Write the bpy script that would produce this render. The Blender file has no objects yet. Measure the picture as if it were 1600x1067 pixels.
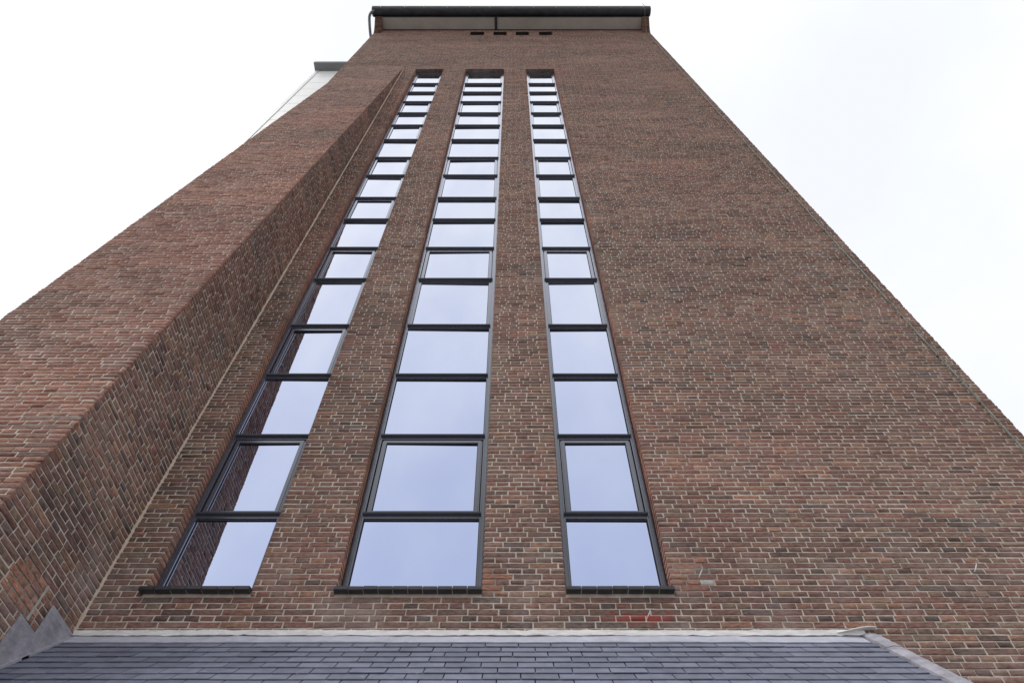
import bpy, math, random
import numpy as np
from mathutils import Vector, Matrix

random.seed(7)
rng = np.random.default_rng(7)
S = bpy.context.scene
C = S.collection
R = math.radians

# ------------------------------------------------------------------ camera
EYE = 1.6                     # eye height above the ground
F_PX = 1035.0                 # focal length in pixels of the 1600 px wide photograph
PITCH = math.atan(F_PX / 714.0)
DIST = 4.22                   # camera to tower face
cam_d = bpy.data.cameras.new('camera')
cam = bpy.data.objects.new('camera', cam_d)
C.objects.link(cam)
cam_d.sensor_width = 36.0
cam_d.lens = 36.0 * F_PX / 1600.0
cam_d.clip_start = 0.05
cam_d.clip_end = 6000
cam.location = (0, -DIST, EYE)
cam.rotation_euler = (R(90) + PITCH, 0, 0)
S.camera = cam
S.render.resolution_x, S.render.resolution_y = 1024, 682

# ------------------------------------------------------------------ world
SUN_EL, SUN_AZ = R(56), R(-112)      # azimuth measured from +Y towards +X: front left of the tower
w = bpy.data.worlds.new('World')
S.world = w
w.use_nodes = True
nt = w.node_tree
nt.nodes.clear()
out = nt.nodes.new('ShaderNodeOutputWorld')
bg = nt.nodes.new('ShaderNodeBackground')
sky = nt.nodes.new('ShaderNodeTexSky')
sky.sky_type = 'NISHITA'
sky.sun_disc = False
sky.sun_elevation = SUN_EL
sky.sun_rotation = SUN_AZ
sky.air_density = 1.0
sky.dust_density = 3.0
tc = nt.nodes.new('ShaderNodeTexCoord')
mp = nt.nodes.new('ShaderNodeMapping')
mp.inputs['Location'].default_value = (0.35, 0.2, 0.0)
mp.inputs['Scale'].default_value = (1.0, 1.0, 1.6)
nz = nt.nodes.new('ShaderNodeTexNoise')
nz.inputs['Scale'].default_value = 1.7
nz.inputs['Detail'].default_value = 5
nz.inputs['Roughness'].default_value = 0.5
cr = nt.nodes.new('ShaderNodeValToRGB')
cr.color_ramp.elements[0].position = 0.36
cr.color_ramp.elements[0].color = (9.25, 9.5, 9.95, 1)
cr.color_ramp.elements[1].position = 0.66
cr.color_ramp.elements[1].color = (10.7, 10.75, 10.75, 1)
mx = nt.nodes.new('ShaderNodeMix')
mx.data_type = 'RGBA'
mx.inputs['Factor'].default_value = 0.91          # an unbroken cloud deck hides nearly all the blue
bg.inputs['Strength'].default_value = 0.1
L = nt.links.new
L(tc.outputs['Generated'], mp.inputs['Vector'])
L(mp.outputs['Vector'], nz.inputs['Vector'])
L(nz.outputs['Fac'], cr.inputs['Fac'])
L(sky.outputs['Color'], mx.inputs['A'])
L(cr.outputs['Color'], mx.inputs['B'])
L(mx.outputs['Result'], bg.inputs['Color'])
L(bg.outputs['Background'], out.inputs['Surface'])

# ------------------------------------------------------------------ sun (veiled)
sd = bpy.data.lights.new('sun', 'SUN')
sd.energy = 1.6
sd.angle = R(25)
sd.color = (1.0, 0.96, 0.91)
sun = bpy.data.objects.new('sun', sd)
C.objects.link(sun)
dirv = Vector((math.sin(SUN_AZ) * math.cos(SUN_EL), math.cos(SUN_AZ) * math.cos(SUN_EL), math.sin(SUN_EL)))
sun.rotation_euler = dirv.to_track_quat('Z', 'Y').to_euler()
sun.location = (-12, -16, 30)

S.view_settings.view_transform = 'Standard'
S.view_settings.look = 'None'
S.view_settings.exposure = 0.12
S.view_settings.gamma = 1.0
S.view_settings.use_curve_mapping = False

# ------------------------------------------------------------------ dimensions (heights measured from the eye, metres)
PS, PC = 0.2155, 0.0485          # stretcher pitch, course pitch
TW = 4.763                       # half width of the tower
BX0, BX1 = -4.53, -3.01          # buttress sides
BTOP, BSL = 19.9, 0.0703         # buttress top, batter
WTOP = 25.37                     # soffit height
ROOFZ, RA = 2.575, R(46)         # lean-to roof at the wall, its slope
RX0, RX1 = BX1, 2.40
GZ = -EYE
WINS = [(-2.666, -1.892), (-1.282, -0.218), (0.392, 1.1715)]
WZ0, WZ1 = 2.93, 19.43
def zy(y, dist=4.30):            # height of a glazing bar from its row in the photograph
    return (F_PX * dist / (math.sin(PITCH) * (y + 181)) - dist * math.cos(PITCH)) / math.sin(PITCH)
BARS = [zy(y) for y in (798.8, 677.5, 583, 506, 434, 385.5, 341, 307.5, 272.5, 245, 217, 194.5, 175.4, 158, 143, 129.7)]
VENTS = [(-1.44, -0.96), (-0.64, -0.19), (0.13, 0.58), (0.93, 1.38)]
VZ0, VZ1 = 24.42, 25.05

def prot(z):
    return max(0.0, BSL * (BTOP - z))

# ------------------------------------------------------------------ materials
def mat(name):
    m = bpy.data.materials.new(name)
    m.use_nodes = True
    n = m.node_tree
    b = n.nodes['Principled BSDF']
    return m, n, b
def node(n, t, **kw):
    x = n.nodes.new(t)
    for k, v in kw.items():
        if k in x.inputs:
            x.inputs[k].default_value = v
        else:
            setattr(x, k, v)
    return x
def mixc(n, fac, a, b, blend='MIX'):
    m = n.nodes.new('ShaderNodeMix')
    m.data_type = 'RGBA'
    m.blend_type = blend
    for sock, v in (('Factor', fac), ('A', a), ('B', b)):
        if isinstance(v, bpy.types.NodeSocket):
            n.links.new(v, m.inputs[sock])
        else:
            m.inputs[sock].default_value = v if sock == 'Factor' else (tuple(v) + (1,) if len(v) == 3 else v)
    return m.outputs['Result']
def math_n(n, op, a, b=None, clamp=False):
    m = n.nodes.new('ShaderNodeMath')
    m.operation = op
    m.use_clamp = clamp
    for i, v in enumerate((a, b)):
        if v is None: continue
        if isinstance(v, bpy.types.NodeSocket): n.links.new(v, m.inputs[i])
        else: m.inputs[i].default_value = v
    return m.outputs[0]
def maprange(n, v, a, b, c=0.0, d=1.0):
    m = n.nodes.new('ShaderNodeMapRange')
    n.links.new(v, m.inputs['Value'])
    for k, x in zip(('From Min', 'From Max', 'To Min', 'To Max'), (a, b, c, d)):
        m.inputs[k].default_value = x
    return m.outputs['Result']
def noise(n, vec, scale, detail=4, rough=0.6, mapscale=None):
    if mapscale:
        mpn = n.nodes.new('ShaderNodeMapping')
        mpn.inputs['Scale'].default_value = mapscale
        n.links.new(vec, mpn.inputs['Vector'])
        vec = mpn.outputs['Vector']
    t = n.nodes.new('ShaderNodeTexNoise')
    n.links.new(vec, t.inputs['Vector'])
    t.inputs['Scale'].default_value = scale
    t.inputs['Detail'].default_value = detail
    t.inputs['Roughness'].default_value = rough
    return t.outputs['Fac']
def bump(n, b, h, strength, dist):
    bp = n.nodes.new('ShaderNodeBump')
    bp.inputs['Strength'].default_value = strength
    bp.inputs['Distance'].default_value = dist
    n.links.new(h, bp.inputs['Height'])
    n.links.new(bp.outputs['Normal'], b.inputs['Normal'])
def blob(n, pos, cx, cz, rx, rz):
    """ellipse mask round a point of the tower face (x, height), for stains"""
    sx = n.nodes.new('ShaderNodeSeparateXYZ')
    n.links.new(pos, sx.inputs[0])
    dx = math_n(n, 'DIVIDE', math_n(n, 'SUBTRACT', sx.outputs['X'], cx), rx)
    dz = math_n(n, 'DIVIDE', math_n(n, 'SUBTRACT', sx.outputs['Z'], cz + EYE), rz)
    return math_n(n, 'SQRT', math_n(n, 'ADD', math_n(n, 'MULTIPLY', dx, dx), math_n(n, 'MULTIPLY', dz, dz)))

def brick_material(name, stops, red=(0.33, 0.135, 0.095)):
    m, n, b = mat(name)
    geo = n.nodes.new('ShaderNodeNewGeometry')
    pos = geo.outputs['Position']
    at = n.nodes.new('ShaderNodeAttribute'); at.attribute_name = 'rnd'
    ar = n.nodes.new('ShaderNodeAttribute'); ar.attribute_name = 'redness'
    oi = n.nodes.new('ShaderNodeObjectInfo')
    v = math_n(n, 'FRACT', math_n(n, 'ADD', at.outputs['Fac'], oi.outputs['Random']))
    ramp = n.nodes.new('ShaderNodeValToRGB')
    el = ramp.color_ramp.elements
    while len(el) < len(stops): el.new(0.5)
    stops = [(p, (1.18 * c[0], 1.17 * c[1], 1.12 * c[2])) for p, c in stops]
    for e, (p, c) in zip(el, stops):
        e.position = p; e.color = c + (1,)
    n.links.new(v, ramp.inputs['Fac'])
    col = ramp.outputs['Color']
    col = mixc(n, ar.outputs['Fac'], col, red)
    # broad firing and weathering differences over the wall
    big = noise(n, pos, 0.42, 4, 0.55)
    col = mixc(n, maprange(n, big, 0.5, 0.70, 0, 0.42), col, (0.25, 0.112, 0.088))
    big2 = noise(n, pos, 0.8, 5, 0.6, (0.5, 1, 1.1))
    col = mixc(n, maprange(n, big2, 0.5, 0.70, 0, 0.5), col, (0.105, 0.078, 0.068))
    tan = noise(n, pos, 1.3, 4, 0.6, (0.8, 1, 1.0))
    col = mixc(n, maprange(n, tan, 0.55, 0.75, 0, 0.35), col, (0.23, 0.170, 0.130))
    band = noise(n, pos, 1.5, 5, 0.62, (0.14, 0.3, 1.0))      # batches of brick laid course by course
    col = mixc(n, 1.0, col, mixc(n, maprange(n, band, 0.34, 0.66), (0.80, 0.80, 0.81), (1.24, 1.23, 1.20)), 'MULTIPLY')
    # mottling inside one brick
    mot = noise(n, pos, 55, 5, 0.65, (0.45, 0.45, 1.5))
    col = mixc(n, 1.0, col, mixc(n, maprange(n, mot, 0.3, 0.7), (0.42, 0.42, 0.42), (1.58, 1.54, 1.5)), 'MULTIPLY')
    crease = noise(n, pos, 26, 3, 0.6, (0.5, 0.5, 3.0))
    col = mixc(n, maprange(n, crease, 0.6, 0.7, 0, 0.6), col, (0.05, 0.036, 0.034))
    # pale lime bloom, mostly under the sills
    bl = noise(n, pos, 2.2, 6, 0.65)
    sx = n.nodes.new('ShaderNodeSeparateXYZ'); n.links.new(pos, sx.inputs[0])
    low = maprange(n, sx.outputs['Z'], 4.0 + EYE, 2.7 + EYE, 0.15, 1.25)
    fac = math_n(n, 'MULTIPLY', maprange(n, bl, 0.48, 0.72, 0, 0.6), low, True)
    col = mixc(n, fac, col, (0.36, 0.27, 0.25))
    # smear of red paint low on the wall
    d = blob(n, pos, 0.93, 2.715, 0.24, 0.042)
    pn = noise(n, pos, 24, 4, 0.7, (0.5, 1, 1.4))
    fac = maprange(n, math_n(n, 'ADD', d, math_n(n, 'MULTIPLY', math_n(n, 'SUBTRACT', pn, 0.5), 4.2)), 1.1, 0.55, 0, 0.85)
    col = mixc(n, fac, col, (0.30, 0.05, 0.042))
    n.links.new(col, b.inputs['Base Color'])
    b.inputs['Roughness'].default_value = 0.88
    b.inputs['Specular IOR Level'].default_value = 0.25
    hgt = math_n(n, 'ADD', noise(n, pos, 90, 4, 0.7, (0.6, 0.6, 1.6)), crease)
    bump(n, b, hgt, 0.5, 0.004)
    return m
STOPS = [(0.0, (0.100, 0.068, 0.065)), (0.14, (0.148, 0.092, 0.086)), (0.36, (0.182, 0.100, 0.090)),
         (0.52, (0.160, 0.108, 0.094)), (0.66, (0.205, 0.108, 0.092)), (0.78, (0.172, 0.130, 0.105)),
         (0.88, (0.255, 0.140, 0.104)), (0.95, (0.135, 0.108, 0.106)), (1.0, (0.094, 0.070, 0.069))]
M_BRICK = brick_material('brick_brown', STOPS)
M_REPAIR = brick_material('brick_repair', [(0.0, (0.25, 0.128, 0.098)), (0.5, (0.31, 0.16, 0.12)), (1.0, (0.22, 0.11, 0.086))])

def simple(name, col, rough=0.8, var=0.25, scale=6.0, metal=0.0, spec=0.5, bumpd=0.0, stretch=None, col2=None):
    m, n, b = mat(name)
    geo = n.nodes.new('ShaderNodeNewGeometry')
    nv = noise(n, geo.outputs['Position'], scale, 6, 0.65, stretch)
    lo = col2 if col2 else tuple(c * (1 - var) for c in col)
    hi = col if col2 else tuple(c * (1 + var) for c in col)
    col_s = mixc(n, maprange(n, nv, 0.32, 0.68), lo, hi)
    n.links.new(col_s, b.inputs['Base Color'])
    b.inputs['Roughness'].default_value = rough
    b.inputs['Metallic'].default_value = metal
    b.inputs['Specular IOR Level'].default_value = spec
    if bumpd:
        bump(n, b, noise(n, geo.outputs['Position'], scale * 6, 5, 0.7), 0.6, bumpd)
    return m

# mortar, greyer where the wall was patched
M_MORTAR, n, b = mat('mortar_lime')
geo = n.nodes.new('ShaderNodeNewGeometry')
P_ = geo.outputs['Position']
col = mixc(n, maprange(n, noise(n, P_, 14, 6, 0.7), 0.3, 0.7), (0.42, 0.37, 0.325), (0.68, 0.615, 0.555))
col = mixc(n, maprange(n, noise(n, P_, 0.9, 4, 0.6), 0.5, 0.75, 0, 0.55), col, (0.31, 0.265, 0.23))
for cx, cz, rx, rz in ((1.30, 3.05, 0.22, 0.2), (-0.14, 3.03, 0.11, 0.14)):
    col = mixc(n, maprange(n, blob(n, P_, cx, cz, rx, rz), 1.1, 0.8, 0, 0.85), col, (0.27, 0.25, 0.23))
n.links.new(col, b.inputs['Base Color'])
b.inputs['Roughness'].default_value = 0.95
b.inputs['Specular IOR Level'].default_value = 0.2
bump(n, b, noise(n, P_, 120, 4, 0.7), 0.5, 0.003)

M_CEMENT = simple('cement_patch', (0.40, 0.38, 0.36), 0.95, 0.25, 30, spec=0.2, bumpd=0.003)
M_REPMORTAR = simple('grey_repair_mortar', (0.30, 0.275, 0.25), 0.95, 0.3, 25, spec=0.2, bumpd=0.004)
M_SEAL = simple('corner_mortar_fillet', (0.50, 0.42, 0.35), 0.95, 0.2, 12, spec=0.2, bumpd=0.004)
M_FRAME = simple('anthracite_aluminium', (0.058, 0.063, 0.092), 0.2, 0.12, 3, spec=1.0)
_n = M_FRAME.node_tree          # powder coat: sheen rises towards a glancing view, like any lacquer
_lw = _n.nodes.new('ShaderNodeLayerWeight'); _lw.inputs['Blend'].default_value = 0.5
_rp = _n.nodes.new('ShaderNodeValToRGB')
_rp.color_ramp.elements[0].position = 0.22; _rp.color_ramp.elements[0].color = (0, 0, 0, 1)
_rp.color_ramp.elements[1].position = 0.85; _rp.color_ramp.elements[1].color = (0.75, 0.75, 0.75, 1)
_e = _rp.color_ramp.elements.new(0.45); _e.color = (0.16, 0.16, 0.16, 1)
_gl = _n.nodes.new('ShaderNodeBsdfGlossy'); _gl.inputs['Roughness'].default_value = 0.16
_gl.inputs['Color'].default_value = (0.84, 0.87, 1.0, 1)
_mx = _n.nodes.new('ShaderNodeMixShader')
_n.links.new(_lw.outputs['Facing'], _rp.inputs['Fac'])
_n.links.new(_rp.outputs['Color'], _mx.inputs[0])
_n.links.new(_n.nodes['Principled BSDF'].outputs[0], _mx.inputs[1])
_n.links.new(_gl.outputs[0], _mx.inputs[2])
_n.links.new(_mx.outputs[0], _n.nodes['Material Output'].inputs['Surface'])
M_GASKET = simple('black_gasket', (0.012, 0.012, 0.014), 0.7, 0.2, 8, spec=0.3)
M_TILE = simple('dark_glazed_tile', (0.035, 0.036, 0.042), 0.35, 0.35, 14, spec=0.5)
M_SLATE = None
M_LEAD = simple('weathered_lead', (0.33, 0.325, 0.375), 0.5, 0.34, 7, spec=0.4, bumpd=0.012, stretch=(1, 1, 2.0))
M_LEADB = simple('bluish_new_lead', (0.43, 0.44, 0.52), 0.5, 0.15, 9, spec=0.4, bumpd=0.003)
M_LEADW = simple('oxidised_white_lead', (0.85, 0.84, 0.845), 0.75, 0.0, 16, spec=0.3, bumpd=0.004, col2=(0.60, 0.57, 0.56), stretch=(0.6, 1, 2.4))
M_SOFFIT = simple('grey_soffit_board', (0.43, 0.41, 0.39), 0.85, 0.12, 1.3, spec=0.2)
M_GUTTER = simple('black_zinc_gutter', (0.030, 0.032, 0.042), 0.55, 0.5, 3.2, spec=0.4, stretch=(1, 1, 4))
M_BRACKET = simple('galvanised_bracket', (0.30, 0.31, 0.32), 0.5, 0.3, 8, spec=0.5)
M_PIPE = simple('zinc_downpipe', (0.16, 0.17, 0.20), 0.5, 0.3, 5, spec=0.5)
M_CABLE = simple('copper_verdigris_cable', (0.17, 0.19, 0.165), 0.6, 0.5, 9, spec=0.4)
M_LINTEL = simple('stained_concrete_lintel', (0.17, 0.14, 0.125), 0.9, 0.5, 5, spec=0.2)
M_PANEL = simple('white_facade_panel', (0.78, 0.79, 0.80), 0.5, 0.03, 2, spec=0.4)
M_TRIM = simple('pale_grey_metal_trim', (0.66, 0.68, 0.70), 0.45, 0.05, 2, spec=0.4)
M_CORNICE = simple('grey_metal_cornice', (0.25, 0.27, 0.285), 0.6, 0.1, 2, spec=0.4)
M_DARK = simple('near_black_backing', (0.035, 0.03, 0.028), 0.95, 0.3, 5, spec=0.1)  # near-black for opening backs, vent lintels and the boarding under the slates
M_STEEL = simple('pale_zinc_hook', (0.62, 0.61, 0.58), 0.5, 0.15, 30, spec=0.5)
M_GROUND = simple('concrete_paving', (0.26, 0.25, 0.235), 0.9, 0.25, 1.2, spec=0.2, bumpd=0.01)

# slate: each one its own grey
M_SLATE, n, b = mat('blue_grey_slate')
geo = n.nodes.new('ShaderNodeNewGeometry')
oi = n.nodes.new('ShaderNodeObjectInfo')
col = mixc(n, oi.outputs['Random'], (0.140, 0.153, 0.208), (0.195, 0.210, 0.275))
nv = noise(n, geo.outputs['Position'], 11, 6, 0.65)
col = mixc(n, 1.0, col, mixc(n, maprange(n, nv, 0.3, 0.7), (0.8, 0.8, 0.82), (1.2, 1.2, 1.2)), 'MULTIPLY')
vo = noise(n, geo.outputs['Position'], 34, 2, 0.5)
col = mixc(n, maprange(n, vo, 0.73, 0.76, 0, 0.7), col, (0.42, 0.42, 0.42))
n.links.new(col, b.inputs['Base Color'])
b.inputs['Roughness'].default_value = 0.5
b.inputs['Specular IOR Level'].default_value = 0.4
bump(n, b, noise(n, geo.outputs['Position'], 60, 4, 0.6), 0.35, 0.003)

# solar-control glass: a metallic coating mirrors the sky, stronger at a glancing angle
M_GLASS, n, b = mat('mirror_coated_glass')
lw = n.nodes.new('ShaderNodeLayerWeight')
lw.inputs['Blend'].default_value = 0.5
ramp = n.nodes.new('ShaderNodeValToRGB')
el = ramp.color_ramp.elements
for p, c in ((0.0, (0.34, 0.41, 0.67, 1)), (0.20, (0.39, 0.465, 0.72, 1)), (0.37, (0.53, 0.595, 0.84, 1)), (0.56, (0.74, 0.79, 0.94, 1)), (0.78, (0.87, 0.90, 0.97, 1)), (1.0, (0.97, 0.98, 1, 1))):
    e_ = el[0] if p == 0.0 else (el[1] if p == 1.0 else el.new(p))
    e_.position = p; e_.color = c
n.links.new(lw.outputs['Facing'], ramp.inputs['Fac'])
gl_ = n.nodes.new('ShaderNodeBsdfGlossy')
gl_.inputs['Roughness'].default_value = 0.012
geo = n.nodes.new('ShaderNodeNewGeometry')
_st = noise(n, geo.outputs['Position'], 1.1, 4, 0.5, (1.3, 1, 0.6))      # faint film, its tint also painting in soft cloud reflections
n.links.new(mixc(n, 1.0, ramp.outputs['Color'], mixc(n, maprange(n, _st, 0.35, 0.7), (0.90, 0.915, 0.95), (1.02, 1.02, 1.0)), 'MULTIPLY'), gl_.inputs['Color'])
bump(n, gl_, noise(n, geo.outputs['Position'], 1.6, 2, 0.5), 0.12, 0.01)
n.links.new(gl_.outputs['BSDF'], n.nodes['Material Output'].inputs['Surface'])
n.nodes.remove(b)

# coursed masonry for the walls turned away from the camera
M_FARBRICK, n, b = mat('brick_side_wall')
tcn = n.nodes.new('ShaderNodeTexCoord')
bt = n.nodes.new('ShaderNodeTexBrick')
mpn = n.nodes.new('ShaderNodeMapping')
mpn.inputs['Rotation'].default_value = (R(90), 0, 0)
n.links.new(tcn.outputs['Object'], mpn.inputs['Vector'])
sx = n.nodes.new('ShaderNodeSeparateXYZ'); n.links.new(tcn.outputs['Object'], sx.inputs[0])
cb = n.nodes.new('ShaderNodeCombineXYZ')
n.links.new(math_n(n, 'ADD', sx.outputs['X'], sx.outputs['Y']), cb.inputs['X'])
n.links.new(sx.outputs['Z'], cb.inputs['Y'])
n.links.new(cb.outputs[0], bt.inputs['Vector'])
bt.inputs['Scale'].default_value = 1.0
bt.inputs['Brick Width'].default_value = PS
bt.inputs['Row Height'].default_value = PC
bt.inputs['Mortar Size'].default_value = 0.0045
bt.inputs['Color1'].default_value = (0.20, 0.11, 0.09, 1)
bt.inputs['Color2'].default_value = (0.12, 0.085, 0.075, 1)
bt.inputs['Mortar'].default_value = (0.45, 0.38, 0.33, 1)
n.links.new(bt.outputs['Color'], b.inputs['Base Color'])
b.inputs['Roughness'].default_value = 0.9
bump(n, b, math_n(n, 'SUBTRACT', 1.0, bt.outputs['Fac']), 0.6, 0.006)

# ------------------------------------------------------------------ mesh helpers (heights given from the eye; objects stand on z = 0 ground)
def mesh_obj(name, verts, faces, m, parent=None, kind=None, smooth=False, mats=None, fmi=None):
    me = bpy.data.meshes.new(name)
    me.from_pydata([(v[0], v[1], v[2] + EYE) for v in verts], [], faces)
    for q in (mats or [m]): me.materials.append(q)
    if fmi is not None: me.polygons.foreach_set('material_index', fmi)
    if smooth: me.polygons.foreach_set('use_smooth', [True] * len(me.polygons))
    me.update()
    o = bpy.data.objects.new(name, me)
    C.objects.link(o)
    if parent: o.parent = parent
    if kind: o['kind'] = kind
    return o
class MB:
    def __init__(s): s.v, s.f = [], []
    def add(s, vs, fs):
        k = len(s.v); s.v += [tuple(v) for v in vs]; s.f += [tuple(i + k for i in f) for f in fs]; return s
    def box(s, x0, x1, y0, y1, z0, z1):
        vs = [(x, y, z) for z in (z0, z1) for y in (y0, y1) for x in (x0, x1)]
        return s.add(vs, [(0, 2, 3, 1), (4, 5, 7, 6), (0, 1, 5, 4), (2, 6, 7, 3), (0, 4, 6, 2), (1, 3, 7, 5)])
    def bevbox(s, x0, x1, y0, y1, z0, z1, e):
        """box whose edges are all chamfered by e"""
        xs, ys, zs = (x0, x1), (y0, y1), (z0, z1)
        vs, idx = [], {}
        for i in (0, 1):
            for j in (0, 1):
                for k in (0, 1):
                    c = (xs[i], ys[j], zs[k]); sg = (1 - 2 * i, 1 - 2 * j, 1 - 2 * k)
                    for ax in range(3):
                        p = [c[q] + (0 if q == ax else sg[q] * e) for q in range(3)]
                        idx[i, j, k, ax] = len(vs); vs.append(p)
        fs = []
        for ax in range(3):
            o = [q for q in range(3) if q != ax]
            for sd_ in (0, 1):
                f = []
                for a, c2 in ((0, 0), (1, 0), (1, 1), (0, 1)):
                    t = [0, 0, 0]; t[ax] = sd_; t[o[0]] = a; t[o[1]] = c2
                    f.append(idx[t[0], t[1], t[2], ax])
                fs.append(f)
            for a in (0, 1):
                for c2 in (0, 1):
                    t0 = [0, 0, 0]; t0[o[0]] = a; t0[o[1]] = c2
                    t1 = list(t0); t1[ax] = 1
                    fs.append([idx[t0[0], t0[1], t0[2], o[0]], idx[t1[0], t1[1], t1[2], o[0]], idx[t1[0], t1[1], t1[2], o[1]], idx[t0[0], t0[1], t0[2], o[1]]])
        for i in (0, 1):
            for j in (0, 1):
                for k in (0, 1):
                    fs.append([idx[i, j, k, 0], idx[i, j, k, 1], idx[i, j, k, 2]])
        ctr = Vector(((x0 + x1) / 2, (y0 + y1) / 2, (z0 + z1) / 2))
        ok = []
        for f in fs:
            p = [Vector(vs[q]) for q in f]
            nrm = (p[1] - p[0]).cross(p[2] - p[0])
            fc = sum(p, Vector()) / len(p)
            ok.append(tuple(f) if nrm.dot(fc - ctr) > 0 else tuple(reversed(f)))
        return s.add(vs, ok)
    def prism(s, poly, x0, x1):
        """polygon in (y, z), extruded along x"""
        k = len(poly)
        a = sum(poly[i][0] * poly[(i + 1) % k][1] - poly[(i + 1) % k][0] * poly[i][1] for i in range(k))
        if a < 0: poly = poly[::-1]
        vs = [(x0, y, z) for y, z in poly] + [(x1, y, z) for y, z in poly]
        fs = [tuple(reversed(range(k))), tuple(range(k, 2 * k))]
        fs += [(i, (i + 1) % k, k + (i + 1) % k, k + i) for i in range(k)]
        return s.add(vs, fs)
    def tube(s, pts, r, seg=8):
        pts = [Vector(p) for p in pts]
        ring = []
        for i, p in enumerate(pts):
            t = (pts[min(i + 1, len(pts) - 1)] - pts[max(i - 1, 0)]).normalized()
            a = Vector((0, 0, 1)) if abs(t.z) < 0.9 else Vector((1, 0, 0))
            u = t.cross(a).normalized(); v = t.cross(u)
            ring.append([p + r * (math.cos(2 * math.pi * q / seg) * u + math.sin(2 * math.pi * q / seg) * v) for q in range(seg)])
        vs = [q for rg in ring for q in rg]
        fs = []
        for i in range(len(pts) - 1):
            for q in range(seg):
                a, b2 = i * seg + q, i * seg + (q + 1) % seg
                fs.append((a, a + seg, b2 + seg, b2))
        fs.append(tuple(range(seg)))
        fs.append(tuple(reversed(range((len(pts) - 1) * seg, len(pts) * seg))))
        return s.add(vs, fs)
    def build(s, name, m, parent=None, **kw):
        return mesh_obj(name, s.v, s.f, m, parent, **kw)

def thing(name, label, cat, loc=(0, 0, 0)):
    o = bpy.data.objects.new(name, None)
    o.empty_display_size = 0.3
    C.objects.link(o)
    o.location = loc
    o['label'] = label
    o['category'] = cat
    return o

# ------------------------------------------------------------------ ground
g = MB().add([(-400, -400, GZ), (400, -400, GZ), (400, 400, GZ), (-400, 400, GZ)], [(0, 1, 2, 3)]).build('ground', M_GROUND)
g['kind'] = 'structure'
g['label'] = 'plain grey paved ground around the foot of the tower'

# ------------------------------------------------------------------ tower: mortar core with its openings
tower = thing('brick_tower', 'tall dark brown brick tower with three full height strips of windows', 'tower')
HOLES = [(a, b_, WZ0, WZ1) for a, b_ in WINS] + [(a, b_, VZ0, VZ1) for a, b_ in VENTS]
RJ = 0.0040                                   # depth of the joints behind the brick faces
def core_face():
    e = 0.0045
    holes = [(a - e, b_ + e, c, d) for a, b_, c, d in HOLES]
    xs = sorted({-TW + 0.010, TW - 0.010} | {h[0] for h in holes} | {h[1] for h in holes})
    zs = sorted({GZ, WTOP + 0.5} | {h[2] for h in holes} | {h[3] for h in holes})
    mb = MB()
    for i in range(len(xs) - 1):
        for j in range(len(zs) - 1):
            cx, cz = (xs[i] + xs[i + 1]) / 2, (zs[j] + zs[j + 1]) / 2
            if any(h[0] < cx < h[1] and h[2] < cz < h[3] for h in holes): continue
            mb.add([(xs[i], RJ, zs[j]), (xs[i + 1], RJ, zs[j]), (xs[i + 1], RJ, zs[j + 1]), (xs[i], RJ, zs[j + 1])], [(0, 1, 2, 3)])
    for a, b_, c, d in holes:
        dp = 0.22 if d < 22 else 0.45
        vs = [(a, RJ, c), (b_, RJ, c), (b_, RJ, d), (a, RJ, d), (a, dp, c), (b_, dp, c), (b_, dp, d), (a, dp, d)]
        mb.add(vs, [(0, 4, 5, 1), (1, 5, 6, 2), (2, 6, 7, 3), (3, 7, 4, 0)])
    return mb
wall = core_face().build('wall', M_MORTAR, tower)
for a, b_ in ((-TW + 0.008, -TW + 0.30), (TW - 0.30, TW - 0.008)):
    MB().box(a, b_, RJ + 0.004, 8.0, GZ, WTOP + 0.5).build('side_wall', M_FARBRICK, tower)
MB().box(-TW + 0.31, TW - 0.31, 7.7, 7.99, GZ, WTOP + 0.5).build('rear_wall', M_FARBRICK, tower)
MB().prism([(-0.42, WTOP + 0.36), (8.1, WTOP + 0.36), (3.9, WTOP + 2.2)], -TW - 0.05, TW + 0.05).build('roof', M_TILE, tower)

# ------------------------------------------------------------------ buttress core
bp = [(RJ + 0.01, GZ), (-prot(GZ) + RJ, GZ), (-0.001, BTOP - 0.06), (RJ + 0.01, BTOP - 0.06)]
buttress = MB().prism(bp, BX0 + 0.003, BX1 - RJ).build('buttress', M_MORTAR, tower)

# ------------------------------------------------------------------ bricks
# a brick: plane id, start and end along the course, bottom and top, depth, redness, material slot
BR = {k: [] for k in ('face', 'front', 'flank')}
def course(plane, u0, u1, v0, stretcher, shift, red=0.0, jt=0.0108, bed=0.0104, deep0=False, deep1=False, special=None):
    p = PS if stretcher else PS / 2
    us = [u0]
    x = u0 + ((shift - u0) % p)
    if x - u0 < 0.035: x += p
    while x < u1 - 0.035:
        us.append(x); x += p + random.gauss(0, 0.0024)
    us.append(u1)
    hj = jt / 2
    for i in range(len(us) - 1):
        a, b_ = us[i] + (hj if i else 0), us[i + 1] - (hj if i < len(us) - 2 else 0)
        dp = 0.03
        rd, sl = red, 0
        if i == 0 and deep0 or i == len(us) - 2 and deep1: dp = 0.108
        if special:
            q = special((a + b_) / 2, v0 + PC / 2, i, len(us) - 1, a, b_)
            if q is not None: sl = q
        BR[plane].append((a, b_, v0 + bed / 2, v0 + PC - bed / 2, dp, rd, sl))

def face_special(u, v, i, nn, a, b_):
    if 1.16 < a and 2.92 < v < 3.20:
        if u < 1.24 + 0.16 * abs(math.sin(v * 71)) + 0.07: return 1
        if 1.36 < u < 1.48 and 2.99 < v < 3.06 and b_ - a < 0.13: return 2
    if -0.24 < a and 2.92 < v < 3.12 and u < -0.10: return 1
    return None
def flank_special(u, v, i, nn, a, b_):
    if -0.80 < u < -0.47 and 2.40 < v < 2.64: return 1
    return None

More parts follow.
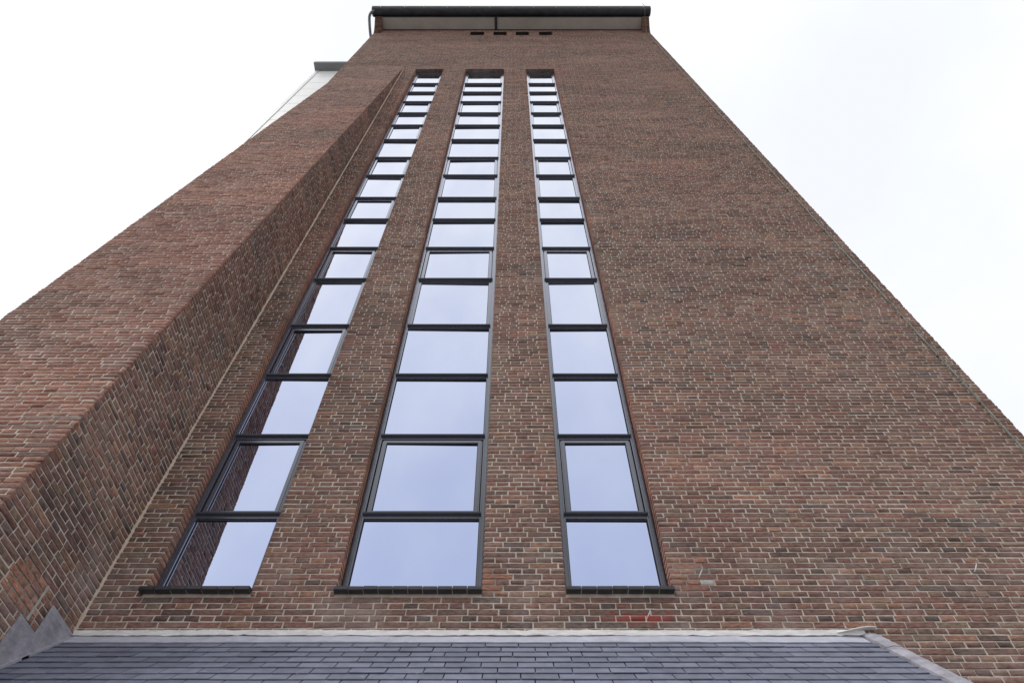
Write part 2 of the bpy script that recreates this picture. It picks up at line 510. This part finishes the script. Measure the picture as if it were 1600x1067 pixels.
Z0 = 2.6405 - 0.0485 * 88          # first course a little above the ground
rows = int((WTOP - Z0) / PC) + 1
sh = 0.12
for k in range(rows):
    z = Z0 + k * PC
    zc = z + PC / 2
    if z < GZ or z + PC > WTOP + 0.03: continue
    st = k % 2 == 0
    shift = random.choice((0.03, 0.14, 0.14)) + random.gauss(0, 0.014) if st else 0.084 + random.gauss(0, 0.014)
    # pieces of wall in this course
    left = -TW if zc > BTOP - 0.04 else BX1 + 0.001
    segs = [(left, TW)]
    cut = [(a, b_) for a, b_ in WINS if WZ0 - 0.03 < zc < WZ1] + [(a, b_) for a, b_ in VENTS if VZ0 < zc < VZ1]
    if z + PC < ROOFZ - 0.02: cut = [(-9, 2.2)]
    out_s = []
    for a, b_ in segs:
        cur = a
        for c0, c1 in sorted(cut):
            if c0 > cur: out_s.append((cur, c0))
            cur = max(cur, c1)
        if cur < b_: out_s.append((cur, b_))
    for a, b_ in out_s:
        if abs(b_ - TW) < 0.01: b_ += random.uniform(-0.006, 0.004)
        if abs(a + TW) < 0.01: a += random.uniform(-0.004, 0.006)
        course('face', a, b_, z, st, shift, deep0=abs(a - left) > 0.02, deep1=abs(b_ - TW) > 0.02, special=face_special)
    if zc <= BTOP - 0.04 and zc > 8.0:       # strip of wall outside the buttress
        course('face', -TW, BX0 - 0.001, z, False, shift)
    # buttress flank, bed joints level with the wall
    if zc < BTOP - 0.2:
        fr = -prot(zc)
        lim = 0.0
        course('flank', fr + 0.0015, lim - 0.004, z, st, 0.02 + random.choice((0, 0.055)) + random.gauss(0, 0.008), special=flank_special)
# buttress front: courses run up the batter
NV = math.hypot(1, BSL)
for k in range(int((BTOP - 0.02) * NV / PC)):
    v = k * PC
    st = k % 2 == 0
    course('front', BX0 + random.uniform(-0.004, 0.005), BX1 - 0.0005, v, st, random.choice((0.03, 0.14)) + random.gauss(0, 0.016) if st else 0.084 + random.gauss(0, 0.014), red=0.34 * min(1.0, max(0.0, (BTOP - 1.0 - v) / 9.0)))

PLANES = {'face': (np.array([0, 0, 0.]), np.array([1., 0, 0]), np.array([0, 0, 1.]), np.array([0, -1., 0])),
          'flank': (np.array([BX1, 0, 0.]), np.array([0, 1., 0]), np.array([0, 0, 1.]), np.array([1., 0, 0])),
          'front': (np.array([0, -prot(0.0), 0.]), np.array([1., 0, 0]), np.array([0, BSL, 1.]) / NV, np.array([0, -1., BSL]) / NV)}

def project(p):
    dd = p[1] + DIST
    d = dd * math.cos(PITCH) + p[2] * math.sin(PITCH)
    return 800 + F_PX * p[0] / d, 533.5 - F_PX * (p[2] * math.cos(PITCH) - dd * math.sin(PITCH)) / d

# the bricks that show largest become parts of their own
cand = []
for pl, lst in BR.items():
    o, u, v, nrm = PLANES[pl]
    for i, (a, b_, c, d, dp, rd, sl) in enumerate(lst):
        if (c if pl != 'front' else c) > 5.0: continue
        q = [project(o + u * s + v * t) for s, t in ((a, c), (b_, c), (b_, d), (a, d))]
        if not all(2 < x < 1598 and 2 < y < 1066 for x, y in q): continue
        ctr = o + u * (a + b_) / 2 + v * (c + d) / 2
        if pl == 'face' and ctr[2] < ROOFZ + 0.02 and ctr[0] < RX1 + 0.08 + (ROOFZ - ctr[2]) * 0.1: continue
        if pl == 'flank' and ctr[2] < ROOFZ + 0.03 + ctr[1] * math.tan(RA) + 0.2: continue
        ar = abs(sum(q[j][0] * q[(j + 1) % 4][1] - q[(j + 1) % 4][0] * q[j][1] for j in range(4))) / 2
        cand.append((ar, pl, i))
cand.sort(reverse=True)
single = {k: set() for k in BR}
for ar, pl, i in cand[:298]: single[pl].add(i)

def brick_verts(a, b_, c, d, dp, rs):
    """local coordinates (u, v, n): back ring, rim ring, front ring"""
    e = 0.0042
    j = rs.normal(0, 0.0018, (len(a), 12, 3)) * np.array([1, 1, 0.5])
    j[:, :4] = 0
    n0 = rs.uniform(-0.0012, 0.0026, len(a))
    V = np.zeros((len(a), 12, 3))
    for q, (s, t) in enumerate(((0, 0), (1, 0), (1, 1), (0, 1))):
        uu = np.where(s, b_, a); vv = np.where(t, d, c)
        su, sv = (1 - 2 * s), (1 - 2 * t)
        V[:, q] = np.stack([uu, vv, -dp], 1)
        V[:, 4 + q] = np.stack([uu, vv, n0 - 0.0024], 1)
        V[:, 8 + q] = np.stack([uu + su * e, vv + sv * e * 0.75, n0], 1)
    return V + j
BF = np.array([[0, 1, 5, 4], [1, 2, 6, 5], [2, 3, 7, 6], [3, 0, 4, 7], [4, 5, 9, 8], [5, 6, 10, 9], [6, 7, 11, 10], [7, 4, 8, 11], [8, 9, 10, 11]])

def brickwork(pl, parent):
    lst = [b_ for i, b_ in enumerate(BR[pl]) if i not in single[pl]]
    A = np.array(lst)
    N = len(A)
    V = brick_verts(A[:, 0], A[:, 1], A[:, 2], A[:, 3], A[:, 4], rng)
    o, u, v, nrm = PLANES[pl]
    W = o + V[..., 0:1] * u + V[..., 1:2] * v + V[..., 2:3] * nrm
    W[..., 2] += EYE
    F = (BF[None] + (np.arange(N) * 12)[:, None, None]).reshape(-1)
    me = bpy.data.meshes.new('brickwork')
    me.vertices.add(N * 12); me.vertices.foreach_set('co', W.reshape(-1))
    me.loops.add(N * 36); me.loops.foreach_set('vertex_index', F.astype(np.int32))
    me.polygons.add(N * 9)
    me.polygons.foreach_set('loop_start', (np.arange(N * 9) * 4).astype(np.int32))
    for m_ in (M_BRICK, M_REPAIR, M_CEMENT): me.materials.append(m_)
    me.polygons.foreach_set('material_index', np.repeat(A[:, 6].astype(np.int32), 9))
    me.update(calc_edges=True)
    at = me.attributes.new('rnd', 'FLOAT', 'FACE')
    at.data.foreach_set('value', np.repeat(rng.random(N), 9).astype(np.float32))
    rd = np.repeat(A[:, 5], 9).reshape(N, 9)
    rd[:, :4] += np.where(A[:, 4:5] > 0.05, 0.42, 0.0)       # clean-cut reveals keep their red
    at = me.attributes.new('redness', 'FLOAT', 'FACE')
    at.data.foreach_set('value', np.clip(rd, 0, 1).reshape(-1).astype(np.float32))
    ob = bpy.data.objects.new('brickwork', me)
    C.objects.link(ob); ob.parent = parent; ob['kind'] = 'stuff'
    return N
NB = brickwork('face', wall)
NB += brickwork('front', buttress)
NB += brickwork('flank', buttress)

# single bricks: a few shared meshes, stretched to their length
proto = {}
def proto_mesh(kind, sl, dp):
    key = (kind, sl, random.randrange(6), int(dp * 1000))
    if key not in proto:
        rs = np.random.default_rng(sum(key) + 5)
        ln = {0: 0.098, 1: 0.205}[kind]
        V = brick_verts(np.array([-ln / 2]), np.array([ln / 2]), np.array([-0.01965]), np.array([0.01965]), np.array([dp]), rs)[0]
        me = bpy.data.meshes.new('brick')
        me.from_pydata([tuple(p) for p in V], [], [tuple(int(i) for i in f) for f in BF])
        me.materials.append((M_BRICK, M_REPAIR, M_CEMENT)[sl])
        proto[key] = (me, ln)
    return proto[key]
for pl, ids in single.items():
    o, u, v, nrm = PLANES[pl]
    for i in sorted(ids):
        a, b_, c, d, dp, rd, sl = BR[pl][i]
        me, ln = proto_mesh(1 if b_ - a > 0.15 else 0, sl, dp)
        ob = bpy.data.objects.new('brick', me)
        C.objects.link(ob)
        ctr = o + u * (a + b_) / 2 + v * (c + d) / 2
        mtx = Matrix(((u[0], v[0], nrm[0], ctr[0]), (u[1], v[1], nrm[1], ctr[1]), (u[2], v[2], nrm[2], ctr[2] + EYE), (0, 0, 0, 1)))
        ob.parent = wall if pl == 'face' else buttress
        ob.matrix_world = mtx @ Matrix.Diagonal(((b_ - a) / ln, 1, 1, 1))

# sandy mortar fillet in the corner between wall and buttress
vs, fs = [], []
zz = np.arange(ROOFZ + 0.03, BTOP - 0.25, 0.11)
for i, z in enumerate(zz):
    wv = 0.021 + random.uniform(-0.004, 0.004)
    vs += [(BX1 - 0.004, -wv * 0.8, z), (BX1 + wv, 0.004, z), (BX1 + wv * 0.42, -wv * 0.34, z)]
    if i:
        k = 3 * i
        fs += [(k - 3, k - 1, k + 2, k), (k - 1, k - 2, k + 1, k + 2)]
mesh_obj('corner_joint', vs, fs, M_SEAL, buttress)
# mortar smear along the foot of the patched hole in the buttress flank
MB().prism([(-0.79, 2.395), (-0.47, 2.395), (-0.47, 2.645), (-0.79, 2.645)], BX1 - 0.02, BX1 - 0.0035).build('patch_mortar', M_REPMORTAR, buttress)
vs, fs = [], []
for i in range(14):
    z = 2.40 + i * 0.0185
    o0 = random.uniform(0, 0.011)
    vs += [(BX1 + 0.0035, -0.480 - o0, z), (BX1 + 0.006, -0.468 + o0 * 0.8, z)]
    if i: fs.append((2 * i - 2, 2 * i - 1, 2 * i + 1, 2 * i))
mesh_obj('mortar_smear', vs, fs, M_CEMENT, buttress)

# ------------------------------------------------------------------ windows
def window(wi, x0, x1):
    lab = ('narrow window strip beside the buttress, mirroring its bricks', 'widest window strip, between the two narrow ones', 'narrow window strip next to the broad plain wall')[wi]
    f = MB()
    zt, zb = WZ1 - 0.012, WZ0
    y0 = 0.10
    for s, xe in ((1, x0), (-1, x1)):
        def bx(a, b_, ya, yb):
            p, q = sorted((xe + s * a, xe + s * b_)); f.box(p, q, ya, yb, zb, zt)
        bx(0.004, 0.012, y0 + 0.016, 0.2)
        bx(0.0122, 0.034, y0, 0.2)
        bx(0.0342, 0.040, y0 + 0.012, 0.2)
        bx(0.0402, 0.052, y0 + 0.005, 0.2)
    f.box(x0 + 0.0525, x1 - 0.0525, y0 + 0.002, 0.2, zt - 0.055, zt - 0.001)
    f.box(x0 + 0.0525, x1 - 0.0525, y0 + 0.004, 0.2, zb + 0.001, zb + 0.04)
    win = f.build('window', M_FRAME, tower)
    win['label'] = lab
    xa, xb = x0 + 0.0525, x1 - 0.0525
    levels = [WZ0 + 0.03] + BARS + [WZ1 - 0.06]
    for i, z in enumerate(BARS):
        t = MB()
        t.prism([(0.080, z - 0.014), (0.074, z - 0.004), (0.079, z), (0.13, z + 0.004), (0.13, z - 0.012)], xa - 0.014, xb + 0.014)
        t.box(xa + 0.0005, xb - 0.0005, y0 + 0.006, 0.19, z - 0.046, z - 0.0125)
        t.box(xa + 0.0005, xb - 0.0005, y0 + 0.017, 0.19, z - 0.056, z - 0.0462)
        t.build('transom', M_FRAME, win)
    for k in range(len(levels) - 1):
        lo, hi = levels[k] + 0.003, levels[k + 1] - (0.057 if k < len(levels) - 2 else 0.002)
        kind = 'fixed'
        if k % 4 == 1 or (k % 4 == 3 and wi == 0): kind = 'sash'
        elif k % 4 == 0 and k: kind = 'wide'
        ga, gb, gl, gh = xa, xb, lo, hi
        if kind == 'sash':
            s = MB(); wd = 0.042; yf = y0 + 0.009
            a, b_ = xa + 0.008, xb - 0.008
            for p, q, yy in ((0.0, 0.012, yf + 0.010), (0.0122, wd, yf)):
                s.box(a + p, a + q, yy, 0.185, lo, hi); s.box(b_ - q, b_ - p, yy, 0.185, lo, hi)
            s.box(a + wd + 0.0002, b_ - wd - 0.0002, yf + 0.001, 0.185, lo, lo + 0.034)
            s.box(a + wd + 0.0002, b_ - wd - 0.0002, yf + 0.001, 0.185, hi - 0.030, hi)
            s.build('sash', M_FRAME, win)
            ga, gb, gl, gh = a + wd, b_ - wd, lo + 0.034, hi - 0.030
        elif kind == 'wide':
            s = MB()
            s.box(xa + 0.0006, xa + 0.034, y0 + 0.013, 0.185, lo, hi)
            s.box(xb - 0.034, xb - 0.0006, y0 + 0.013, 0.185, lo, hi)
            s.box(xa + 0.033, xb - 0.033, y0 + 0.015, 0.184, lo + 0.0004, lo + 0.008)
            s.box(xa + 0.033, xb - 0.033, y0 + 0.015, 0.184, hi - 0.008, hi - 0.0004)
            s.build('sash', M_FRAME, win)
            ga, gb = xa + 0.034, xb - 0.034
        gk = MB()
        for p in ((ga, ga + 0.006, gl, gh), (gb - 0.006, gb, gl, gh)):
            gk.box(p[0] + 0.0003, p[1] - 0.0003, 0.125, 0.17, p[2], p[3])
        gk.box(ga + 0.0065, gb - 0.0065, 0.1255, 0.17, gl + 0.0003, gl + 0.006)
        gk.box(ga + 0.0065, gb - 0.0065, 0.1255, 0.17, gh - 0.006, gh - 0.0003)
        gk.build('gasket', M_GASKET, win)
        # each pane sits a hair out of true
        t1, t2 = random.gauss(0, 0.003), random.gauss(0, 0.003)
        vs = []
        for yy in (0.130, 0.142):
            for x, z in ((ga + 0.001, gl + 0.001), (gb - 0.001, gl + 0.001), (gb - 0.001, gh - 0.001), (ga + 0.001, gh - 0.001)):
                vs.append((x, yy + t1 * (x - (ga + gb) / 2) + t2 * (z - (gl + gh) / 2), z))
        mesh_obj('pane', vs, [(0, 1, 2, 3), (7, 6, 5, 4), (0, 4, 5, 1), (1, 5, 6, 2), (2, 6, 7, 3), (3, 7, 4, 0)], M_GLASS, win)
    # lintel soffit and dark lining
    MB().box(x0 + 0.003, x1 - 0.003, 0.003, 0.21, WZ1 - 0.010, WZ1 + 0.05).build('lintel', M_LINTEL, tower)
    MB().box(x0 - 0.02, x1 + 0.02, 0.205, 0.23, WZ0 - 0.05, WZ1 + 0.05).build('window_lining', M_DARK, tower)
    # sill of dark tiles
    zs = WZ0 - 0.027
    sill = MB().prism([(-0.045, zs + 0.004), (0.105, zs + 0.004), (0.105, zs + 0.052), (-0.045, zs + 0.024)], x0 + 0.0012, x1 - 0.0012).build('window_sill', M_MORTAR, tower)
    nt_ = max(1, round((x1 - x0) / 0.107))
    xs0 = x0 - (0.022 if wi == 0 else 0.004)
    wd = (x1 + 0.002 - xs0) / nt_
    for i in range(nt_):
        a, b_ = xs0 + i * wd + 0.003, xs0 + (i + 1) * wd - 0.003
        dz, dy = random.gauss(0, 0.0008), random.gauss(0, 0.001)
        yb_ = 0.10 if a > x0 and b_ < x1 else -0.003
        MB().prism([(-0.060 + dy, zs + 0.004 + dz), (-0.056 + dy, zs + dz), (-0.0035, zs + dz), (-0.0035, zs + 0.006), (yb_, zs + 0.006), (yb_, zs + 0.058), (-0.003, zs + 0.046), (-0.058 + dy, zs + 0.030 + dz), (-0.061 + dy, zs + 0.026 + dz)], a, b_).build('tile', M_TILE, sill)
for wi, (x0, x1) in enumerate(WINS): window(wi, x0, x1)

# ------------------------------------------------------------------ vent slots under the eaves
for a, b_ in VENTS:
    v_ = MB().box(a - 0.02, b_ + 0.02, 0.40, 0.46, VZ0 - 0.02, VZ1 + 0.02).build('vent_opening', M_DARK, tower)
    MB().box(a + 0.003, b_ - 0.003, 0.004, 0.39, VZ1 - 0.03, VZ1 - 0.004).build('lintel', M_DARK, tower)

# ------------------------------------------------------------------ eaves: kneelers, soffit, gutter, downpipe
kn_bricks = []
for x0, x1 in ((-TW, -TW + 0.235), (TW - 0.235, TW)):
    prof = [(0.02, WTOP - 0.62)]
    n_c = 13
    steps = []
    for i in range(n_c + 1):
        t = i / n_c
        steps.append((-0.43 * (1 - math.cos(t * math.pi / 2)) ** 0.85, WTOP - 0.62 + 0.62 * t))
    poly = [(y + 0.006, z) for y, z in steps] + [(-0.425, WTOP + 0.3), (0.02, WTOP + 0.3), (0.02, WTOP - 0.62)]
    kn = MB().prism(poly, x0 + 0.006, x1 - 0.006).build('kneeler', M_MORTAR, tower)
    kb = MB()
    for i in range(n_c):
        y, z = steps[i + 1][0], steps[i][1]
        xs = [x0, x0 + 0.1175, x1] if i % 2 else [x0, x1]
        for j in range(len(xs) - 1):
            kb.box(xs[j] + (0.005 if j else 0), xs[j + 1] - (0.005 if j < len(xs) - 2 else 0), y - 0.004, 0.015, z + 0.005, z + 0.0435)
    kn2 = kb.build('kneeler_bricks', M_BRICK, kn, kind='stuff')
    at = kn2.data.attributes.new('rnd', 'FLOAT', 'FACE')
    at.data.foreach_set('value', np.repeat(rng.random(len(kb.f) // 6), 6).astype(np.float32))

sx0, sx1, sm = -TW + 0.24, TW - 0.24, -0.56
MB().box(sx0, sm - 0.045, -0.41, -0.002, WTOP, WTOP + 0.03).build('soffit_board', M_SOFFIT, tower)
MB().box(sm + 0.045, sx1, -0.41, -0.002, WTOP, WTOP + 0.03).build('soffit_board', M_SOFFIT, tower)
MB().box(sm - 0.0445, sm + 0.0445, -0.409, -0.0035, WTOP - 0.03, WTOP + 0.026).build('soffit_batten', M_GUTTER, tower)
MB().box(sx0, sx1, -0.025, -0.0022, WTOP - 0.03, WTOP - 0.001).build('soffit_bead', M_GUTTER, tower)
gx0, gx1 = -TW - 0.10, TW + 0.05
poly = []
GY, GZc, GR = -0.56, WTOP + 0.17, 0.155
for i in range(15):
    a = math.pi + math.pi * i / 14
    poly.append((GY - GR * math.cos(a) * -1 if False else GY + GR * math.cos(a), GZc + GR * 1.05 * math.sin(a)))
poly += [(GY + GR, GZc + 0.05), (GY - GR, GZc + 0.05)]
gutter = MB()
gutter.prism(poly, gx0, gx1)
gutter.box(gx0 + 0.04, gx1 - 0.04, -0.43, -0.4115, WTOP - 0.015, WTOP + 0.34)
gutter = gutter.build('gutter', M_GUTTER, tower)
MB().tube([(gx0 - 0.002, GY - GR - 0.004, GZc + 0.055), (gx1 + 0.002, GY - GR - 0.004, GZc + 0.055)], 0.013, 8).build('gutter_bead', M_BRACKET, gutter)
for i in range(13):
    x = gx0 + 0.34 + i * (gx1 - gx0 - 0.62) / 12 + random.uniform(-0.05, 0.05)
    br = MB()
    pts = [(x, GY + (GR + 0.006) * math.cos(a), GZc + (GR * 1.05 + 0.006) * math.sin(a)) for a in [math.pi + math.pi * q / 20 for q in range(0, 4)]]
    pts = [(x, GY - GR - 0.012, GZc + 0.085)] + pts
    br.tube(pts, 0.017, 6)
    br.build('bracket', M_BRACKET, gutter)
dp = MB()
ctrl = [(-TW - 0.03, -0.60, WTOP + 0.05), (-TW - 0.09, -0.58, WTOP - 0.02), (-TW - 0.155, -0.50, WTOP - 0.09), (-TW - 0.175, -0.38, WTOP - 0.16), (-TW - 0.165, -0.1, WTOP - 0.32), (-TW - 0.13, 0.16, WTOP - 0.50), (-TW - 0.085, 0.26, WTOP - 0.68), (-TW - 0.07, 0.28, WTOP - 1.0), (-TW - 0.07, 0.28, GZ)]
pts = []
for i in range(len(ctrl) - 2):
    a, b_, c, d = [Vector(ctrl[max(0, min(len(ctrl) - 2, i + q))]) for q in (-1, 0, 1, 2)]
    for t in (0, 0.25, 0.5, 0.75):
        pts.append(0.5 * ((2 * b_) + (-a + c) * t + (2 * a - 5 * b_ + 4 * c - d) * t * t + (-a + 3 * b_ - 3 * c + d) * t ** 3))
pts += [Vector(ctrl[-2]), Vector(ctrl[-1])]
dp.tube(pts, 0.048, 10)
dp.build('downpipe', M_PIPE, tower, smooth=True)

# ------------------------------------------------------------------ lightning conductor down the right-hand edge
LX = 4.62
cb_ = MB()
pts = [(LX - 0.03, -0.76, WTOP + 0.62), (LX - 0.03, -0.76, WTOP + 0.17), (LX - 0.02, -0.62, WTOP - 0.02), (LX - 0.01, -0.46, WTOP - 0.06), (LX, -0.30, WTOP - 0.22), (LX, -0.12, WTOP - 0.42), (LX, -0.022, WTOP - 0.66)]
z = WTOP - 1.2
while z > GZ + 0.1:
    pts.append((LX + random.gauss(0, 0.004), -0.020 + random.gauss(0, 0.002), z)); z -= 0.79
pts.append((LX, -0.02, GZ))
cable = cb_.tube(pts, 0.0085, 6).build('lightning_cable', M_CABLE, tower)
z = 5.04 - 0.79 * 6
while z < WTOP - 0.7:
    MB().bevbox(LX - 0.018, LX + 0.010, -0.026, 0.003, z - 0.009, z + 0.009, 0.003).build('clip', M_LINTEL, cable)
    z += 0.79

# ------------------------------------------------------------------ bent steel hooks left in the wall
for x, z in ((1.395, 3.055), (3.462, 3.105), (0.955, 2.722)):
    s = 0.028 if x < 1 else 0.05
    MB().tube([(x - 0.012, 0.012, z - 0.012), (x - 0.012, -0.012, z - 0.012), (x - 0.008, -0.020, z - 0.006), (x + s * 0.30, -0.032, z + s * 0.6), (x + s * 0.45, -0.036, z + s)], 0.0042, 6).build('hook', M_STEEL, tower)

# ------------------------------------------------------------------ lean-to with slate roof
annex = thing('lean_to_annex', 'low lean-to with blue grey slate roof against the foot of the tower', 'annex')
ca, sa = math.cos(RA), math.sin(RA)
TEND = 1.2
def roofp(x, t, h=0.0):            # along the slope t, above the boarding h
    return (x, -t * ca - h * sa, ROOFZ - t * sa + h * ca)
def slab(x0, x1, t0, t1, h0, h1, h0b=None, h1b=None):
    h0b = h0 if h0b is None else h0b
    h1b = h1 if h1b is None else h1b
    vs = [roofp(x0, t0, h0), roofp(x1, t0, h0), roofp(x1, t1, h0b), roofp(x0, t1, h0b), roofp(x0, t0, h1), roofp(x1, t0, h1), roofp(x1, t1, h1b), roofp(x0, t1, h1b)]
    return vs, [(0, 1, 2, 3), (7, 6, 5, 4), (0, 4, 5, 1), (1, 5, 6, 2), (2, 6, 7, 3), (3, 7, 4, 0)]
vs, fs = slab(RX0 + 0.012, RX1 + 0.05, 0.0, TEND - 0.02, -0.06, -0.022)
roof = mesh_obj('roof', vs, fs, M_DARK, annex)
edges = [0.218 + 0.1035 * i for i in range(10)]
for r, te in enumerate(edges):
    off = (r % 2) * 0.1085 + random.gauss(0, 0.004)
    x = RX0 + 0.014 - off
    while x < RX1 - 0.02:
        wd = 0.2165 + random.gauss(0, 0.0025)
        a, b_ = max(x, RX0 + 0.014) + 0.0034, min(x + wd, RX1 + 0.005) - 0.0034
        if b_ - a > 0.006:
            t0 = max(0.02, te - 0.155)
            j = random.gauss(0, 0.0018)
            k = abs(random.gauss(0, 0.0012))
            hb = -0.0165 + 0.0086 * (te - t0) / 0.155
            q = random.gauss(0, 0.0012)
            vs, fs = slab(a, b_, t0, te + j, -0.0170, -0.0125, hb + 0.0005 + k, hb + 0.0058 + k)
            vs = [list(v) for v in vs]
            for vi, sg in ((2, 1), (3, -1), (6, 1), (7, -1)):
                vs[vi][1] -= sg * q * ca; vs[vi][2] -= sg * q * sa
            mesh_obj('slate', vs, fs, M_SLATE, roof)
        x += wd
# grey lead apron over the top slates and the white upstand against the wall, both in lengths
bounds = [RX0 + 0.02, -1.95, -0.72, 0.47, 1.52, RX1 - 0.02]
for i in range(len(bounds) - 1):
    a, b_ = bounds[i], bounds[i + 1] + (0.03 if i < len(bounds) - 2 else 0)
    nseg = 14
    mb = MB(); top, bot = [], []
    hh = 0.005 + 0.002 * (i % 2)
    vs, fs = [], []
    for s in range(nseg + 1):
        x = a + (b_ - a) * s / nseg
        w0, w1 = random.gauss(0, 0.0012), random.gauss(0, 0.0022)
        vs += [roofp(x, 0.004, hh + w0), roofp(x, 0.128 + w1, hh - 0.004 + w0), roofp(x, 0.128 + w1, -0.006), roofp(x, 0.004, -0.004)]
        if s:
            k = 4 * s
            fs += [(k - 4, k - 3, k + 1, k), (k - 3, k - 2, k + 2, k + 1), (k - 1, k - 4, k, k + 3)]
    fs += [(3, 2, 1, 0), tuple(4 * nseg + q for q in range(4))]
    mesh_obj('lead_apron', vs, fs, M_LEADB, roof)
bounds = [RX0 + 0.012, -2.2, -1.32, -0.37, 0.62, 1.63, RX1 + 0.015]
for i in range(len(bounds) - 1):
    a, b_ = bounds[i], bounds[i + 1] + (0.025 if i < len(bounds) - 2 else 0)
    nseg = 22
    vs, fs = [], []
    hh = 0.003 * (i % 2)
    for s in range(nseg + 1):
        x = a + (b_ - a) * s / nseg
        w0, w1, w2 = random.gauss(0, 0.0012), random.gauss(0, 0.0022), random.gauss(0, 0.0018)
        vs += [(x, 0.008, ROOFZ + 0.043 + w2), (x, -0.012 - hh + w0 * 0.5, ROOFZ + 0.043 + w2), (x, -0.014 - hh + w0, ROOFZ + 0.004 + w1), (x, -0.004, ROOFZ + 0.004 + w1)]
        if s:
            k = 4 * s
            fs += [(k - 4, k - 3, k + 1, k), (k - 3, k - 2, k + 2, k + 1), (k - 2, k - 1, k + 3, k + 2), (k - 1, k - 4, k, k + 3)]
    fs += [(3, 2, 1, 0), tuple(4 * nseg + q for q in range(4))]
    mesh_obj('flashing', vs, fs, M_LEADW, roof)
# curled loose end of the flashing at the verge
vs, fs = [], []
for s in range(13):
    t = s / 12
    x = RX1 - 0.18 + 0.27 * t
    up = 0.030 * (t * t * (3 - 2 * t))
    o_ = -0.020 - 0.030 * math.sin(t * math.pi * 0.8)
    vs += [(x, 0.004, ROOFZ + 0.040 + up * 0.55), (x, o_, ROOFZ + 0.024 + up), (x, o_ - 0.002, ROOFZ + 0.019 + up), (x, -0.004, ROOFZ + 0.030 + up * 0.55)]
    if s:
        k = 4 * s
        fs += [(k - 4, k - 3, k + 1, k), (k - 3, k - 2, k + 2, k + 1), (k - 2, k - 1, k + 3, k + 2), (k - 1, k - 4, k, k + 3)]
fs += [(3, 2, 1, 0), (48, 49, 50, 51)]
mesh_obj('flashing', vs, fs, M_LEADW, roof)
# lead verge in two dressed lengths
for t0, t1, hh in ((0.0, 0.30, 0.018), (0.285, TEND, 0.014)):
    vs, fs = [], []
    n_ = 20
    for s in range(n_ + 1):
        t = t0 + (t1 - t0) * s / n_
        prof = [(-0.012, 0.0), (-0.010, hh), (0.035, hh + 0.010), (0.085, hh + 0.004), (0.104, hh - 0.012), (0.104, -0.05), (-0.010, -0.05)]
        w0 = random.gauss(0, 0.0014)
        for px_, ph in prof: vs.append(roofp(RX1 + px_ + (w0 if ph > 0 else 0), t, ph + random.gauss(0, 0.0009)))
        if s:
            for q in range(7):
                a, b_ = 7 * (s - 1) + q, 7 * (s - 1) + (q + 1) % 7
                fs.append((a, b_, b_ + 7, a + 7))
    fs += [tuple(reversed(range(7))), tuple(7 * n_ + q for q in range(7))]
    mesh_obj('lead_verge', vs, fs, M_LEAD, roof)
# stepped lead soakers up the buttress flank
prev = -0.002
zt = 2.592
for i, ye in enumerate((-0.336, -0.548, -0.76, -0.965)):
    def rz(y): return ROOFZ + y * math.tan(RA)
    yb = ye - 0.012
    poly = [(prev + (0.10 if i else 0), zt - (0.075 if i else 0.003)), (prev + (0.012 if i else 0), zt), (ye, zt), (yb, rz(yb) + 0.02), (yb, rz(yb) - 0.01), (prev + (0.10 if i else 0), rz(prev + (0.10 if i else 0)) - 0.01)]
    poly = poly[:4] + [(poly[4][0], poly[4][1] - 0.04), (poly[5][0], poly[5][1] - 0.04)]
    th = 0.010 - 0.002 * (i % 2)
    sk = MB().prism(poly, BX1 + 0.0025, BX1 + th).build('lead_soaker', M_LEAD, roof)
    y1, y0_ = max(ye - 0.012, -0.84), (prev if i == 0 else prev + 0.03)
    t1, t0 = -y1 / ca, max(0.02, -y0_ / ca)
    if t1 > t0:
        vs, fs = slab(BX1 + 0.003, BX1 + 0.034, t0, t1, -0.004, 0.010 + 0.003 * i)
        mesh_obj('soaker_foot', vs, fs, M_LEAD, sk)
    prev = ye
    zt -= 0.2
ye = -TEND * ca
MB().box(RX0 + 0.014, RX1, ye + 0.10, ye + 0.35, GZ, ROOFZ - (TEND - 0.3) * sa - 0.12).build('wall', M_FARBRICK, annex)
MB().prism([(ye + 0.3505, GZ), (-0.002, GZ), (-0.002, ROOFZ - 0.10), (ye + 0.3505, ROOFZ + (ye + 0.3505) * math.tan(RA) - 0.10)], RX1 - 0.25, RX1).build('end_wall', M_FARBRICK, annex)
MB().box(RX0 + 0.014, RX1 + 0.04, ye - 0.02, ye + 0.02, ROOFZ - TEND * sa - 0.13, ROOFZ - TEND * sa - 0.02).build('fascia', M_TRIM, annex)

# ------------------------------------------------------------------ white panelled building behind the left side
PB = thing('panelled_building', 'white panel clad building with grey overhanging cornice behind the brick tower', 'building', (-5.8, 1.0, 0))
def pbuild(mb, name, m, parent=PB):
    o = mb.build(name, m, parent)
    if parent is PB: o.matrix_parent_inverse = Matrix.Translation((5.8, -1.0, 0))
    return o
px0, px1, py, pz = -6.65, -TW - 0.002, 1.0, 23.75
pbuild(MB().box(px0 + 0.02, px1, py + 0.03, 7.0, GZ, pz), 'wall', M_TRIM)
pbuild(MB().box(px0, px0 + 0.10, py - 0.012, py + 0.2, GZ, pz - 0.001), 'corner_trim', M_TRIM)
z = pz - 0.82
while z > 5:
    pbuild(MB().bevbox(px0 + 0.112, px1 - 0.004, py, py + 0.0295, z + 0.006, z + 0.80, 0.003), 'panel', M_PANEL)
    z -= 0.81
pbuild(MB().box(px0 - 0.05, px1, py - 0.27, 7.1, pz + 0.001, pz + 0.06).box(px0 - 0.045, px1, py - 0.262, 7.09, pz + 0.0602, pz + 0.20), 'cornice', M_CORNICE)
print('bricks', NB, 'single', sum(len(s) for s in single.values()))
